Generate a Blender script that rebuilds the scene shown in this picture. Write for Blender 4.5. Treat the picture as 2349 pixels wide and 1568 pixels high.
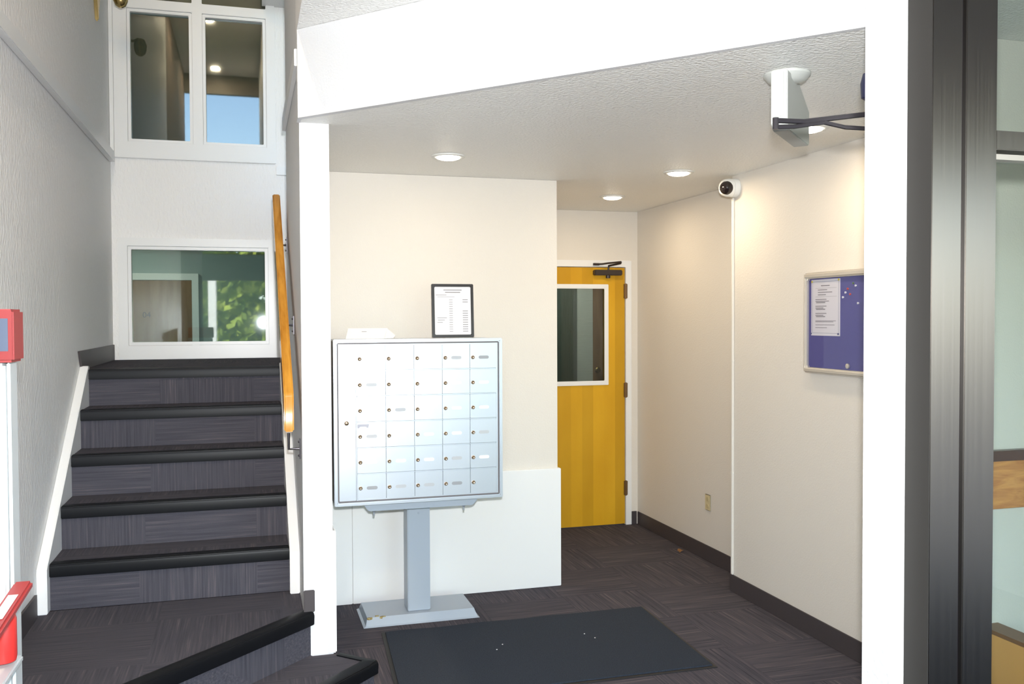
import bpy, bmesh, math, random
from mathutils import Vector, Matrix
random.seed(7)
S = bpy.context.scene
for o in list(bpy.data.objects): bpy.data.objects.remove(o)
C = S.collection

# ------------------------------------------------------------------ camera
CAM_H = 1.62
YAW, PITCH, ROLL = math.radians(16.135), math.radians(1.480), math.radians(0.2422)
fwd = Vector((math.sin(YAW)*math.cos(PITCH), math.cos(YAW)*math.cos(PITCH), -math.sin(PITCH)))
rgt = Vector((math.cos(YAW), -math.sin(YAW), 0))
dwn = fwd.cross(rgt)
r2 = math.cos(ROLL)*rgt + math.sin(ROLL)*dwn
d2 = -math.sin(ROLL)*rgt + math.cos(ROLL)*dwn
cam = bpy.data.objects.new('camera', bpy.data.cameras.new('camera'))
C.objects.link(cam)
cam.matrix_world = Matrix(((r2.x, -d2.x, -fwd.x, 0), (r2.y, -d2.y, -fwd.y, 0), (r2.z, -d2.z, -fwd.z, CAM_H), (0, 0, 0, 1)))
cam.data.sensor_fit = 'HORIZONTAL'; cam.data.sensor_width = 36; cam.data.lens = 2095.387/2349*36
cam.data.clip_start = 0.02; cam.data.clip_end = 300
S.camera = cam

# ------------------------------------------------------------------ sky, sun, flash, exposure
W = bpy.data.worlds.new('sky'); S.world = W; W.use_nodes = True
wn = W.node_tree.nodes; wl = W.node_tree.links
sky = wn.new('ShaderNodeTexSky'); sky.sky_type = 'NISHITA'; sky.sun_disc = False
sky.sun_elevation = math.radians(52); sky.sun_rotation = math.radians(20)
wl.new(sky.outputs[0], wn['Background'].inputs[0]); wn['Background'].inputs[1].default_value = 1.6
sun = bpy.data.objects.new('sun', bpy.data.lights.new('sun', 'SUN')); C.objects.link(sun)
sun.data.energy = 40; sun.data.angle = 0.01; sun.data.color = (1, .95, .88)
sun.rotation_euler = Vector((-.22, -.6, -.8)).to_track_quat('-Z', 'Y').to_euler()
# the photographer's flash, on the hot shoe above the lens
fl = bpy.data.objects.new('camera_flash', bpy.data.lights.new('camera_flash', 'SPOT')); C.objects.link(fl)
fl.data.spot_size = math.radians(100); fl.data.spot_blend = 1; fl.data.shadow_soft_size = .035; fl.data.energy = 745; fl.data.color = (.95, .97, 1.0)
fl.location = (.03, .02, CAM_H + .13)
fl.rotation_euler = fwd.to_track_quat('-Z', 'Y').to_euler()
vs = S.view_settings; vs.view_transform = 'Standard'; vs.look = 'None'; vs.gamma = 1; vs.use_curve_mapping = False
vs.exposure = 0.0

# ------------------------------------------------------------------ materials
MATS = {}
def mat(name, col, rough=.5, metal=0, spec=.5, bump=None, emit=None, **kw):
    if name in MATS: return MATS[name]
    m = bpy.data.materials.new(name); m.use_nodes = True; n = m.node_tree.nodes; l = m.node_tree.links
    b = n['Principled BSDF']; b.inputs['Base Color'].default_value = (*col, 1)
    b.inputs['Roughness'].default_value = rough; b.inputs['Metallic'].default_value = metal
    b.inputs['Specular IOR Level'].default_value = spec
    if emit: b.inputs['Emission Color'].default_value = (*emit[0], 1); b.inputs['Emission Strength'].default_value = emit[1]
    if bump:                                   # (scale, strength, distance[, stretch])
        tc = n.new('ShaderNodeTexCoord'); mp = n.new('ShaderNodeMapping'); nz = n.new('ShaderNodeTexNoise'); bp = n.new('ShaderNodeBump')
        nz.inputs['Scale'].default_value = bump[0]; nz.inputs['Detail'].default_value = 3
        if len(bump) > 3: mp.inputs['Scale'].default_value = bump[3]
        bp.inputs['Strength'].default_value = bump[1]; bp.inputs['Distance'].default_value = bump[2]
        l.new(tc.outputs['Object'], mp.inputs[0]); l.new(mp.outputs[0], nz.inputs[0]); l.new(nz.outputs[0], bp.inputs['Height']); l.new(bp.outputs[0], b.inputs['Normal'])
    for k, v in kw.items(): b.inputs[k].default_value = v
    MATS[name] = m; return m
def noise_mix(m, c1, c2, scale, stretch=(1, 1, 1), lo=.35, hi=.65, detail=4, fac=1.0, distort=0):
    n = m.node_tree.nodes; l = m.node_tree.links; b = n['Principled BSDF']
    tc = n.new('ShaderNodeTexCoord'); mp = n.new('ShaderNodeMapping'); nz = n.new('ShaderNodeTexNoise'); cr = n.new('ShaderNodeValToRGB')
    mp.inputs['Scale'].default_value = stretch; nz.inputs['Scale'].default_value = scale; nz.inputs['Detail'].default_value = detail
    nz.inputs['Distortion'].default_value = distort
    cr.color_ramp.elements[0].position = lo; cr.color_ramp.elements[1].position = hi
    cr.color_ramp.elements[0].color = (*c1, 1); cr.color_ramp.elements[1].color = (*c2, 1)
    l.new(tc.outputs['Object'], mp.inputs[0]); l.new(mp.outputs[0], nz.inputs[0]); l.new(nz.outputs[0], cr.inputs[0]); l.new(cr.outputs[0], b.inputs['Base Color'])
    return m
PAINT = mat('cream_wall_paint', (.715, .67, .60), .55, bump=(120, .35, .004))
STAIRP = mat('stairwell_wall_paint', (.83, .82, .805), .5, bump=(70, .7, .007, (1, 1, .45)))
WHITEW = mat('white_wall_paint', (.72, .72, .72), .55, bump=(110, .35, .004))
SEMI = mat('white_gloss_trim_paint', (.80, .80, .79), .3)
WAINS = mat('white_wainscot_panel', (.80, .80, .785), .28)
POP = mat('knockdown_ceiling_texture', (.92, .91, .865), .45, bump=(75, .9, .008))
RUBBER = mat('black_rubber_nosing', (.005, .0055, .007), .4, spec=.15)
COVE = mat('charcoal_vinyl_baseboard', (.055, .045, .047), .5)
BLACK = mat('black_frame_plastic', (.02, .016, .018), .35)
WHITEP = mat('white_plastic', (.78, .78, .74), .4)
SIGNW = mat('off_white_sign_plastic', (.52, .53, .49), .45)
CONDUIT = mat('white_conduit', (.76, .735, .68), .45)
PAPER = mat('white_paper', (.82, .80, .80), .7)
INK = mat('grey_print', (.3, .29, .3), .8)
ALU = mat('anodised_silver_aluminium', (.56, .595, .65), .36, .75)
ALUD = mat('silver_shadow_gap', (.16, .14, .14), .5)
GREYP = mat('grey_blue_powder_coat', (.36, .41, .47), .35)
BRASSL = mat('brass_lock', (.45, .33, .22), .3, .9)
BRASS = mat('aged_brass', (.55, .40, .16), .25, 1)
HINGE = mat('bronze_hinge', (.20, .12, .06), .35, .8)
CLOSER = mat('dark_bronze_closer', (.045, .032, .026), .4, .4)
STEEL = mat('dark_steel_bracket', (.05, .045, .05), .35, .6)
RED = mat('red_plastic', (.62, .035, .03), .35)
REDP = mat('red_paint_matt', (.36, .035, .035), .45)
BLUE = mat('navy_print', (.05, .06, .16), .5)
LENS = mat('dark_camera_dome', (.015, .01, .01), .06)
IVORY = mat('ivory_outlet_plastic', (.62, .53, .32), .4)
FELT = noise_mix(mat('blue_felt_board', (.10, .10, .28), .9), (.075, .075, .27), (.10, .10, .33), 300)
ASPH = noise_mix(mat('asphalt', (.06, .06, .07), .9), (.045, .045, .05), (.08, .08, .085), 60)
MAPLE = noise_mix(mat('honey_maple_door', (.55, .33, .03), .4, spec=.25), (.55, .28, .010), (.70, .40, .024), 1.6, (1.5, 1.5, .5), .3, .7, 5)
OAKR = noise_mix(mat('varnished_oak_rail', (.5, .22, .03), .18), (.42, .17, .015), (.60, .28, .035), 6, (6, 1, 1), .35, .65, 6)
OAK = noise_mix(mat('oak_board', (.35, .14, .04), .35), (.48, .17, .04), (.72, .32, .09), 5, (1, 6, 6), .35, .65, 6, distort=1.5)
BROWN = noise_mix(mat('brown_hall_door', (.20, .12, .07), .3, spec=.07), (.17, .09, .04), (.33, .20, .11), 3, (5, 5, .5), .3, .7, 6)
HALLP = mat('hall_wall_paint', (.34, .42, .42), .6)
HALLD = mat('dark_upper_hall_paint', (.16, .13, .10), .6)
def lamp_mat(name, col, st): return mat(name, (0, 0, 0), .5, emit=(col, st))
def glass(name, tint, ior, rough=0.0, base=0.0):
    m = bpy.data.materials.new(name); m.use_nodes = True; n = m.node_tree.nodes; l = m.node_tree.links
    n.remove(n['Principled BSDF']); out = n['Material Output']
    tr = n.new('ShaderNodeBsdfTransparent'); tr.inputs[0].default_value = (*tint, 1)
    gl = n.new('ShaderNodeBsdfGlossy'); gl.inputs['Roughness'].default_value = rough
    r0 = ((ior-1)/(ior+1))**2
    lw = n.new('ShaderNodeLayerWeight'); lw.inputs[0].default_value = .5
    pw = n.new('ShaderNodeMath'); pw.operation = 'POWER'; pw.inputs[1].default_value = 5; l.new(lw.outputs['Facing'], pw.inputs[0])
    fr = n.new('ShaderNodeMath'); fr.operation = 'MULTIPLY_ADD'; fr.inputs[1].default_value = 1-r0; fr.inputs[2].default_value = r0; l.new(pw.outputs[0], fr.inputs[0])
    mx = n.new('ShaderNodeMixShader'); l.new(fr.outputs[0], mx.inputs[0]); l.new(tr.outputs[0], mx.inputs[1]); l.new(gl.outputs[0], mx.inputs[2]); l.new(mx.outputs[0], out.inputs[0])
    return m
GLASS = glass('tinted_window_glass', (.70, .79, .77), 1.75, .02)
GLASSD = glass('dark_wired_door_glass', (.55, .60, .58), 1.5)
GLASSV = glass('clear_greenish_glass', (.93, .965, .945), 1.45)
def brushed():
    m = mat('brushed_bronze_aluminium', (.19, .172, .154), .38, 1)
    n = m.node_tree.nodes; l = m.node_tree.links; b = n['Principled BSDF']
    b.inputs['Anisotropic'].default_value = .85
    tg = n.new('ShaderNodeTangent'); tg.direction_type = 'RADIAL'; tg.axis = 'Z'; l.new(tg.outputs[0], b.inputs['Tangent'])
    tc = n.new('ShaderNodeTexCoord'); mp = n.new('ShaderNodeMapping'); nz = n.new('ShaderNodeTexNoise'); mr = n.new('ShaderNodeMapRange')
    mp.inputs['Scale'].default_value = (220, 220, .4); nz.inputs['Scale'].default_value = 1
    mr.inputs[3].default_value = .30; mr.inputs[4].default_value = .44
    l.new(tc.outputs['Object'], mp.inputs[0]); l.new(mp.outputs[0], nz.inputs[0]); l.new(nz.outputs[0], mr.inputs[0]); l.new(mr.outputs[0], b.inputs['Roughness'])
    return m
BRONZE = brushed()
def carpet(name, quarter):
    """striped carpet; quarter=True turns the stripes by 90 degrees every half metre"""
    m = mat(name, (.05, .045, .055), .95, spec=.1)
    n = m.node_tree.nodes; l = m.node_tree.links; b = n['Principled BSDF']
    tc = n.new('ShaderNodeTexCoord')
    def stripes(sc, seed):
        mp = n.new('ShaderNodeMapping'); mp.inputs['Scale'].default_value = sc; mp.inputs['Location'].default_value = (seed, seed*.7, seed*.3)
        nz = n.new('ShaderNodeTexNoise'); nz.inputs['Scale'].default_value = 1; nz.inputs['Detail'].default_value = 3; nz.inputs['Roughness'].default_value = .6
        l.new(tc.outputs['Object'], mp.inputs[0]); l.new(mp.outputs[0], nz.inputs[0])
        cr = n.new('ShaderNodeValToRGB'); e = cr.color_ramp
        e.elements[0].position = .28; e.elements[0].color = (0.0405, 0.0392, 0.0486, 1)
        e.elements[1].position = .76; e.elements[1].color = (0.1823, 0.1620, 0.1688, 1)
        if quarter: e.elements[0].color = (.050, .049, .060, 1); e.elements[1].color = (.130, .118, .128, 1)
        for p, c in ((.44, (.063, .061, .074)), (.56, (.073, .070, .083)), (.66, (.092, .083, .093))) if quarter else ((.44, (.068, .062, .074)), (.56, (.086, .077, .087)), (.66, (.115, .097, .101))):
            k = e.elements.new(p); k.color = (*c, 1)
        l.new(nz.outputs[0], cr.inputs[0]); return cr.outputs[0]
    if not quarter:
        l.new(stripes((3, 150, 3), 1.0), b.inputs['Base Color'])
    else:
        a = stripes((3, 130, 130), 2.0); c = stripes((130, 3, 3), 5.0)
        sx = n.new('ShaderNodeSeparateXYZ'); l.new(tc.outputs['Object'], sx.inputs[0])
        def cell(src, off):
            ad = n.new('ShaderNodeMath'); ad.operation = 'ADD'; ad.inputs[1].default_value = off; l.new(src, ad.inputs[0])
            f = n.new('ShaderNodeMath'); f.operation = 'MULTIPLY'; f.inputs[1].default_value = 2; l.new(ad.outputs[0], f.inputs[0])
            g = n.new('ShaderNodeMath'); g.operation = 'FLOOR'; l.new(f.outputs[0], g.inputs[0]); return g.outputs[0]
        s1 = n.new('ShaderNodeMath'); s1.operation = 'ADD'; l.new(cell(sx.outputs[0], 10.17), s1.inputs[0])
        yz = n.new('ShaderNodeMath'); yz.operation = 'ADD'; l.new(sx.outputs[1], yz.inputs[0]); l.new(sx.outputs[2], yz.inputs[1])
        l.new(cell(yz.outputs[0], 10.0), s1.inputs[1])
        md = n.new('ShaderNodeMath'); md.operation = 'MODULO'; md.inputs[1].default_value = 2; l.new(s1.outputs[0], md.inputs[0])
        mx = n.new('ShaderNodeMix'); mx.data_type = 'RGBA'; l.new(md.outputs[0], mx.inputs[0]); l.new(a, mx.inputs[6]); l.new(c, mx.inputs[7])
        l.new(mx.outputs[2], b.inputs['Base Color'])
    nz = n.new('ShaderNodeTexNoise'); nz.inputs['Scale'].default_value = 350; bp = n.new('ShaderNodeBump'); bp.inputs['Strength'].default_value = .5; bp.inputs['Distance'].default_value = .004
    l.new(tc.outputs['Object'], nz.inputs[0]); l.new(nz.outputs[0], bp.inputs['Height']); l.new(bp.outputs[0], b.inputs['Normal'])
    return m
CARPET = carpet('striped_carpet_tile', False)
CARPSTEP = carpet('striped_carpet_on_steps', True)
MATT = noise_mix(mat('charcoal_mat_pile', (.03, .035, .045), .95, spec=.1, bump=(500, .6, .004)), (.026, .031, .041), (.046, .055, .072), 260, lo=.3, hi=.7)

def veneer(m):
    n = m.node_tree.nodes; l = m.node_tree.links; b = n['Principled BSDF']; src = b.inputs['Base Color'].links[0].from_socket
    tc = n.new('ShaderNodeTexCoord'); sx = n.new('ShaderNodeSeparateXYZ'); l.new(tc.outputs['Object'], sx.inputs[0])
    mu = n.new('ShaderNodeMath'); mu.operation = 'MULTIPLY'; mu.inputs[1].default_value = 11; l.new(sx.outputs[0], mu.inputs[0])
    fl_ = n.new('ShaderNodeMath'); fl_.operation = 'FLOOR'; l.new(mu.outputs[0], fl_.inputs[0])
    wnz = n.new('ShaderNodeTexWhiteNoise'); wnz.noise_dimensions = '1D'; l.new(fl_.outputs[0], wnz.inputs['W'])
    mr = n.new('ShaderNodeMapRange'); mr.inputs[3].default_value = .86; mr.inputs[4].default_value = 1.08; l.new(wnz.outputs[0], mr.inputs[0])
    hs = n.new('ShaderNodeHueSaturation'); l.new(src, hs.inputs['Color']); l.new(mr.outputs[0], hs.inputs['Value']); l.new(hs.outputs[0], b.inputs['Base Color'])
veneer(MAPLE)
# ------------------------------------------------------------------ mesh helpers (all coordinates are world metres)
WLOC = {}
def tag(o, label=None, cat=None, group=None, kind=None):
    if label: o['label'] = label
    if cat: o['category'] = cat
    if group: o['group'] = group
    if kind: o['kind'] = kind
    return o
def empty(name, loc, label=None, cat=None, group=None, kind=None):
    o = bpy.data.objects.new(name, None); C.objects.link(o); o.location = loc; o.empty_display_size = .05
    WLOC[o.name] = Vector(loc); return tag(o, label, cat, group, kind)
def obj(name, vf, m, parent=None, bev=0, seg=2, smooth=False, origin=None):
    v, f = vf
    base = WLOC[parent.name] if parent else Vector((0, 0, 0))
    if origin is None:
        org = base if parent else sum((Vector(p) for p in v), Vector())/len(v)
        if not parent: org.z = min(p[2] for p in v)
    else: org = Vector(origin)
    me = bpy.data.meshes.new(name)
    me.from_pydata([tuple(Vector(p) - org) for p in v], [], f)
    bm = bmesh.new(); bm.from_mesh(me)
    bmesh.ops.recalc_face_normals(bm, faces=bm.faces)
    if bev:
        ed = [e for e in bm.edges if len(e.link_faces) == 2 and e.calc_face_angle(0) > .5]
        bmesh.ops.bevel(bm, geom=ed, offset=bev, segments=seg, affect='EDGES', clamp_overlap=True)
    bm.to_mesh(me); bm.free()
    if smooth:
        for p in me.polygons: p.use_smooth = True
        try: me.set_sharp_from_angle(angle=math.radians(40))
        except Exception: pass
    if m: me.materials.append(m)
    o = bpy.data.objects.new(name, me); C.objects.link(o)
    if parent: o.parent = parent
    o.location = org - base
    WLOC[o.name] = org.copy(); return o
def box(x0, x1, y0, y1, z0, z1):
    v = [(x, y, z) for z in (z0, z1) for x, y in ((x0, y0), (x1, y0), (x1, y1), (x0, y1))]
    return v, [(0, 3, 2, 1), (4, 5, 6, 7), (0, 1, 5, 4), (1, 2, 6, 5), (2, 3, 7, 6), (3, 0, 4, 7)]
def prism(poly, a, b, axis='z'):
    n = len(poly)
    def P(p, t): return {'z': (p[0], p[1], t), 'x': (t, p[0], p[1]), 'y': (p[0], t, p[1])}[axis]
    v = [P(p, a) for p in poly] + [P(p, b) for p in poly]
    f = [tuple(range(n)), tuple(range(2*n-1, n-1, -1))] + [(i, (i+1) % n, n+(i+1) % n, n+i) for i in range(n)]
    return v, f
def lathe(prof, c, seg=32, axis='z'):
    """profile of (radius, height) pairs turned about an axis through c"""
    v, f = [], []
    for r, h in prof:
        for k in range(seg):
            a = 2*math.pi*k/seg; u, w = r*math.cos(a), r*math.sin(a)
            v.append({'z': (c[0]+u, c[1]+w, c[2]+h), 'x': (c[0]+h, c[1]+u, c[2]+w), 'y': (c[0]+u, c[1]+h, c[2]+w)}[axis])
    for i in range(len(prof)-1):
        for k in range(seg):
            k2 = (k+1) % seg; f.append((i*seg+k, i*seg+k2, (i+1)*seg+k2, (i+1)*seg+k))
    f.append(tuple(range(seg))); f.append(tuple(range(len(prof)*seg-1, (len(prof)-1)*seg-1, -1)))
    return v, f
def tube(path, r, seg=10):
    v, f = [], []; path = [Vector(p) for p in path]
    for i, p in enumerate(path):
        d = (path[min(i+1, len(path)-1)] - path[max(i-1, 0)]).normalized()
        u = d.orthogonal().normalized() if i == 0 else (u - d*u.dot(d)).normalized()
        w = d.cross(u)
        for k in range(seg):
            a = 2*math.pi*k/seg; v.append(tuple(p + r*(math.cos(a)*u + math.sin(a)*w)))
    for i in range(len(path)-1):
        for k in range(seg):
            k2 = (k+1) % seg; f.append((i*seg+k, i*seg+k2, (i+1)*seg+k2, (i+1)*seg+k))
    f.append(tuple(range(seg))); f.append(tuple(range(len(path)*seg-1, (len(path)-1)*seg-1, -1)))
    return v, f
def along(a, b, prof):
    """sweep a profile of (sideways, up) pairs straight from a to b; sideways is to the right of the way"""
    a, b = Vector(a), Vector(b); d = (b-a).normalized(); s = d.cross(Vector((0, 0, 1))).normalized(); n = len(prof)
    u = s.cross(d)
    v = [tuple(p + s*x + u*z) for p in (a, b) for x, z in prof]
    return v, [tuple(range(n)), tuple(range(2*n-1, n-1, -1))] + [(i, (i+1) % n, n+(i+1) % n, n+i) for i in range(n)]
def panel(us, ws, holes, t0, t1, axis):
    """a slab cut by rectangular holes, one connected mesh. us/ws: break lines; holes: set of cells; axis 'y' gives (u,t,w), 'x' gives (t,u,w)"""
    P = (lambda u, w, t: (u, t, w)) if axis == 'y' else (lambda u, w, t: (t, u, w))
    nu, nw = len(us), len(ws); v = [P(u, w, t) for t in (t0, t1) for w in ws for u in us]
    I = lambda i, j, s: s*nu*nw + j*nu + i
    f = []; solid = lambda i, j: 0 <= i < nu-1 and 0 <= j < nw-1 and (i, j) not in holes
    for i in range(nu-1):
        for j in range(nw-1):
            if not solid(i, j): continue
            f.append((I(i, j, 0), I(i+1, j, 0), I(i+1, j+1, 0), I(i, j+1, 0))); f.append((I(i, j, 1), I(i, j+1, 1), I(i+1, j+1, 1), I(i+1, j, 1)))
            for di, dj, p, q in ((-1, 0, (i, j), (i, j+1)), (1, 0, (i+1, j), (i+1, j+1)), (0, -1, (i, j), (i+1, j)), (0, 1, (i, j+1), (i+1, j+1))):
                if not solid(i+di, j+dj): f.append((I(*p, 0), I(*q, 0), I(*q, 1), I(*p, 1)))
    used = sorted({k for q in f for k in q}); mp = {k: i for i, k in enumerate(used)}
    return [v[k] for k in used], [tuple(mp[k] for k in q) for q in f]
def ring(x0, x1, z0, z1, w, y0, y1, wb=None, wt=None):
    """rectangular frame in the XZ plane, w wide, between y0 and y1"""
    wb = w if wb is None else wb; wt = w if wt is None else wt
    return panel([x0, x0+w, x1-w, x1], [z0, z0+wb, z1-wt, z1], {(1, 1)}, y0, y1, 'y')
def join(*parts):
    V, F = [], []
    for v, f in parts:
        k = len(V); V += v; F += [tuple(i+k for i in q) for q in f]
    return V, F
def struct(name, vf, m, label, cat, **kw): return tag(obj(name, vf, m, **kw), label, cat, kind='structure')
def text_vf(s, size, place):
    cu = bpy.data.curves.new('t', 'FONT'); cu.body = s; cu.size = size; cu.extrude = .0008; cu.align_x = 'CENTER'
    to = bpy.data.objects.new('t', cu); C.objects.link(to); dg = bpy.context.evaluated_depsgraph_get()
    me = bpy.data.meshes.new_from_object(to.evaluated_get(dg)); v = [place(p.co) for p in me.vertices]; f = [tuple(p.vertices) for p in me.polygons]
    bpy.data.objects.remove(to); bpy.data.meshes.remove(me); return v, f

# ------------------------------------------------------------------ the setting: key planes
ZC, ZC2, ZR = 2.445, 2.804, 5.30          # lobby ceiling, entry ceiling, stairwell roof
XL, XP, XP2 = -.87, .217, .34             # left wall, partition faces
YB, YM, YD = 6.65, 5.215, 6.605           # stair back wall, mailbox wall, door wall
XN, XF = 2.742, 2.935                     # near / far right walls
Z1, Z2, R0 = .186, .372, .195             # step levels and riser
YA, TR = 4.28, .27                        # first nosing of the flight, tread
YF = -1.25                                # front of the building, behind the camera

floor = struct('floor', box(-1.8, 4.4, YF, 8.25, -.12, -.008), CARPSTEP, 'dark striped carpet floor of the entry lobby', 'floor')
def tile(x0, x1, y0, y1, turned):
    cx, cy = (x0+x1)/2, (y0+y1)/2; hx, hy = (x1-x0)/2 - .0006, (y1-y0)/2 - .0006
    if turned: hx, hy = hy, hx
    v, f = box(-hx, hx, -hy, hy, -.0079, 0)
    me = bpy.data.meshes.new('carpet_tile'); me.from_pydata(v, [], f); me.materials.append(CARPET)
    o = bpy.data.objects.new('carpet_tile', me); C.objects.link(o); o.parent = floor
    o.rotation_euler = (0, 0, math.pi/2 if turned else 0); o.location = Vector((cx, cy, 0)) - WLOC['floor']; WLOC[o.name] = Vector((cx, cy, 0))
gx = [XP2, .742, 1.242, 1.742, 2.242, XN]; gy = [1.985, 2.485, 2.985, 3.485, 3.985, 4.485, 4.985, 5.5, 6.0, YD]
for i in range(len(gx)-1):
    for j in range(len(gy)-1):
        if gy[j] >= 4.98 and gx[i+1] < 1.8 and gy[j] > 5.2: continue
        y1 = gy[j+1]
        tile(gx[i] if i else .30, gx[i+1], gy[j], YM if (y1 > YM and gx[i+1] < 1.8) else y1, (i+j) % 2 == 0)
for j, (a, b) in enumerate(((4.82, 5.3), (5.3, 5.8), (5.8, 6.3), (6.3, YD))): tile(XN, XF, a, b, j % 2 == 1)

# walls
struct('wall_left_entry', box(XL-.12, XL, YF, 2.049, -.1, ZR), noise_mix(mat('brown_masonry', (.16, .11, .08), .8, bump=(30, .6, .01)), (.12, .08, .055), (.20, .14, .10), 12), 'brown masonry wall of the entry beside the viewer', 'wall')
struct('wall_left', box(XL-.12, XL, 2.05, YB+.15, -.1, ZR), STAIRP, 'grey textured stairwell wall at the far left', 'wall')
xs = [XL, -.80, .16, 1.5]; zs = [-.1, 1.40, 2.13, 2.77, 4.18, ZR]
struct('wall_back', panel(xs, zs, {(1, 1), (1, 3)}, YB, YB+.13, 'y'), STAIRP, 'pale textured wall at the top of the stairs around two windows', 'wall')
struct('wall_partition', box(XP, XP2, 3.957, 5.28, 0, ZR), WHITEW, 'white partition wall end between the stairs and the mailboxes', 'wall')
struct('wall_upper', box(.207, .30, YF, 3.956, ZC2+.002, ZR), STAIRP, 'stairwell side wall above the entry ceiling', 'wall')
struct('wall_mailbox', prism([(XP2+.001, YM), (1.792, YM), (1.792, YD-.001), (1.68, YD-.001), (1.68, YM+.12), (XP2+.001, YM+.12)], 0, ZC), PAINT, 'cream wall behind the mailbox unit', 'wall')
xd0, xd1 = 1.93, 2.828
struct('wall_door', panel([1.68, xd0-.012, xd1+.012, XF+.13], [0, 2.022, ZC], {(1, 0)}, YD, YD+.12, 'y'), PAINT, 'cream end wall around the yellow door', 'wall')
struct('wall_right_far', box(XF, XF+.12, 4.812, YD-.001, 0, ZC), PAINT, 'cream side wall with the outlet, next to the yellow door', 'wall')
struct('wall_right_near', box(XN, XN+.16, 3.2, 4.81, 0, ZC2), PAINT, 'cream side wall with the blue notice board', 'wall')
struct('wall_entry', box(XN+.161, 4.3, 3.2, 3.32, 0, ZC2), PAINT, 'pale wall with an oak rail seen through the glass on the right', 'wall')
struct('wall_outer', box(4.3, 4.42, YF, 9.6, -.1, ZR), PAINT, 'outer side wall of the entry beyond the glass', 'wall')
# dropped beam across the lobby opening
struct('wall_fascia', prism([(.207, 3.861), (1.80, 2.13), (XN, 3.199), (XN, 3.24), (1.798, 2.165), (.222, 3.89), (.222, 3.956), (.207, 3.956)], ZC, ZC2), WHITEW, 'white diagonal dropped beam above the lobby opening', 'beam')
struct('ceiling', prism([(.218, 3.956), (.224, 3.893), (1.798, 2.170), (XN-.001, 3.245), (XN-.001, 4.815), (XF+.1, 4.815), (XF+.1, YD+.1), (1.69, YD+.1), (1.69, YM+.1), (XP2+.001, YM+.1), (XP2+.001, 3.956)], ZC+.001, ZC+.2), POP, 'textured lobby ceiling with recessed lights', 'ceiling')
struct('ceiling_entry', prism([(.208, YF), (4.3, YF), (4.3, 3.31), (XN+.08, 3.31), (1.80, 2.29), (.35, 3.95), (.208, 3.95)], ZC2+.001, ZC2+.12), POP, 'white entry ceiling at the top edge', 'ceiling')
struct('ceiling_roof', box(-1.9, 4.45, YF-.3, 9.7, ZR+.002, ZR+.2), POP, 'stairwell ceiling above the upper window', 'ceiling')
struct('ceiling_soffit', box(.12, 1.5, 6.25, YB-.002, 3.80, 4.5), STAIRP, 'boxed soffit at the top right of the upper window', 'soffit')

# wainscot and trims
t1 = struct('trim_1', box(XP2+.002, .556, YM-.018, YM-.001, .002, .715), WAINS, 'narrow white wainscot panel behind the mailbox pedestal, at left', 'wainscot', bev=.003)
t2 = struct('trim_2', prism([(.558, YM-.018), (1.808, YM-.018), (1.808, YM+.5), (1.793, YM+.5), (1.793, YM-.001), (.558, YM-.001)], .002, .715), WAINS, 'wide white wainscot panel behind the mailbox pedestal', 'wainscot', bev=.003)
struct('trim_3', prism([(.318, 3.945), (.353, 3.945), (.353, 5.19), (XP2+.001, 5.19), (XP2+.001, 3.956), (.318, 3.956)], Z1+.002, .715), WAINS, 'white corner guard on the partition end', 'trim', bev=.005)
struct('trim_4', box(XL+.001, XL+.034, 2.06, YB-.09, 2.668, 2.738), SEMI, 'horizontal ledge trim along the left stairwell wall', 'trim', bev=.003)
struct('trim_5', box(XP-.020, XP-.001, 3.905, 5.27, 2.668, 2.738), SEMI, 'ledge trim on the stair side of the partition', 'trim', bev=.002)
struct('trim_6', box(.205, 1.4, YB-.02, YB-.001, 2.632, 2.69), SEMI, 'short ledge trim right of the upper window', 'trim', bev=.002)
# baseboards
struct('baseboard_right', box(XN-.010, XN-.001, 3.2, 4.818, .001, .102), COVE, 'charcoal baseboard under the notice board wall', 'baseboard', bev=.002)
struct('baseboard_far', box(XF-.010, XF-.001, 4.82, YD-.02, .001, .102), COVE, 'charcoal baseboard under the wall outlet', 'baseboard', bev=.002)
struct('baseboard_door', box(2.882, XF-.011, YD-.010, YD-.001, .001, .102), COVE, 'short charcoal baseboard beside the yellow door frame', 'baseboard', bev=.002)
struct('baseboard_landing', prism([(4.2, Z2+.001), (4.2, Z2+.1), (3.0, Z2+.1), (3.0, Z2+.001)], XL+.001, XL+.011, 'x'), COVE, 'charcoal baseboard on the left wall of the lower landing', 'baseboard')
struct('baseboard_top', prism([(5.37, 1.353), (5.30, 1.455), (YB-.03, 1.455), (YB-.03, 1.353)], XL+.001, XL+.012, 'x'), COVE, 'charcoal baseboard on the left wall at the top of the stairs', 'baseboard')
struct('baseboard_post', box(XP-.001, .262, 3.945, 3.956, Z2+.001, Z2+.095), COVE, 'small charcoal baseboard at the foot of the white partition end', 'baseboard', bev=.003)

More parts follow.
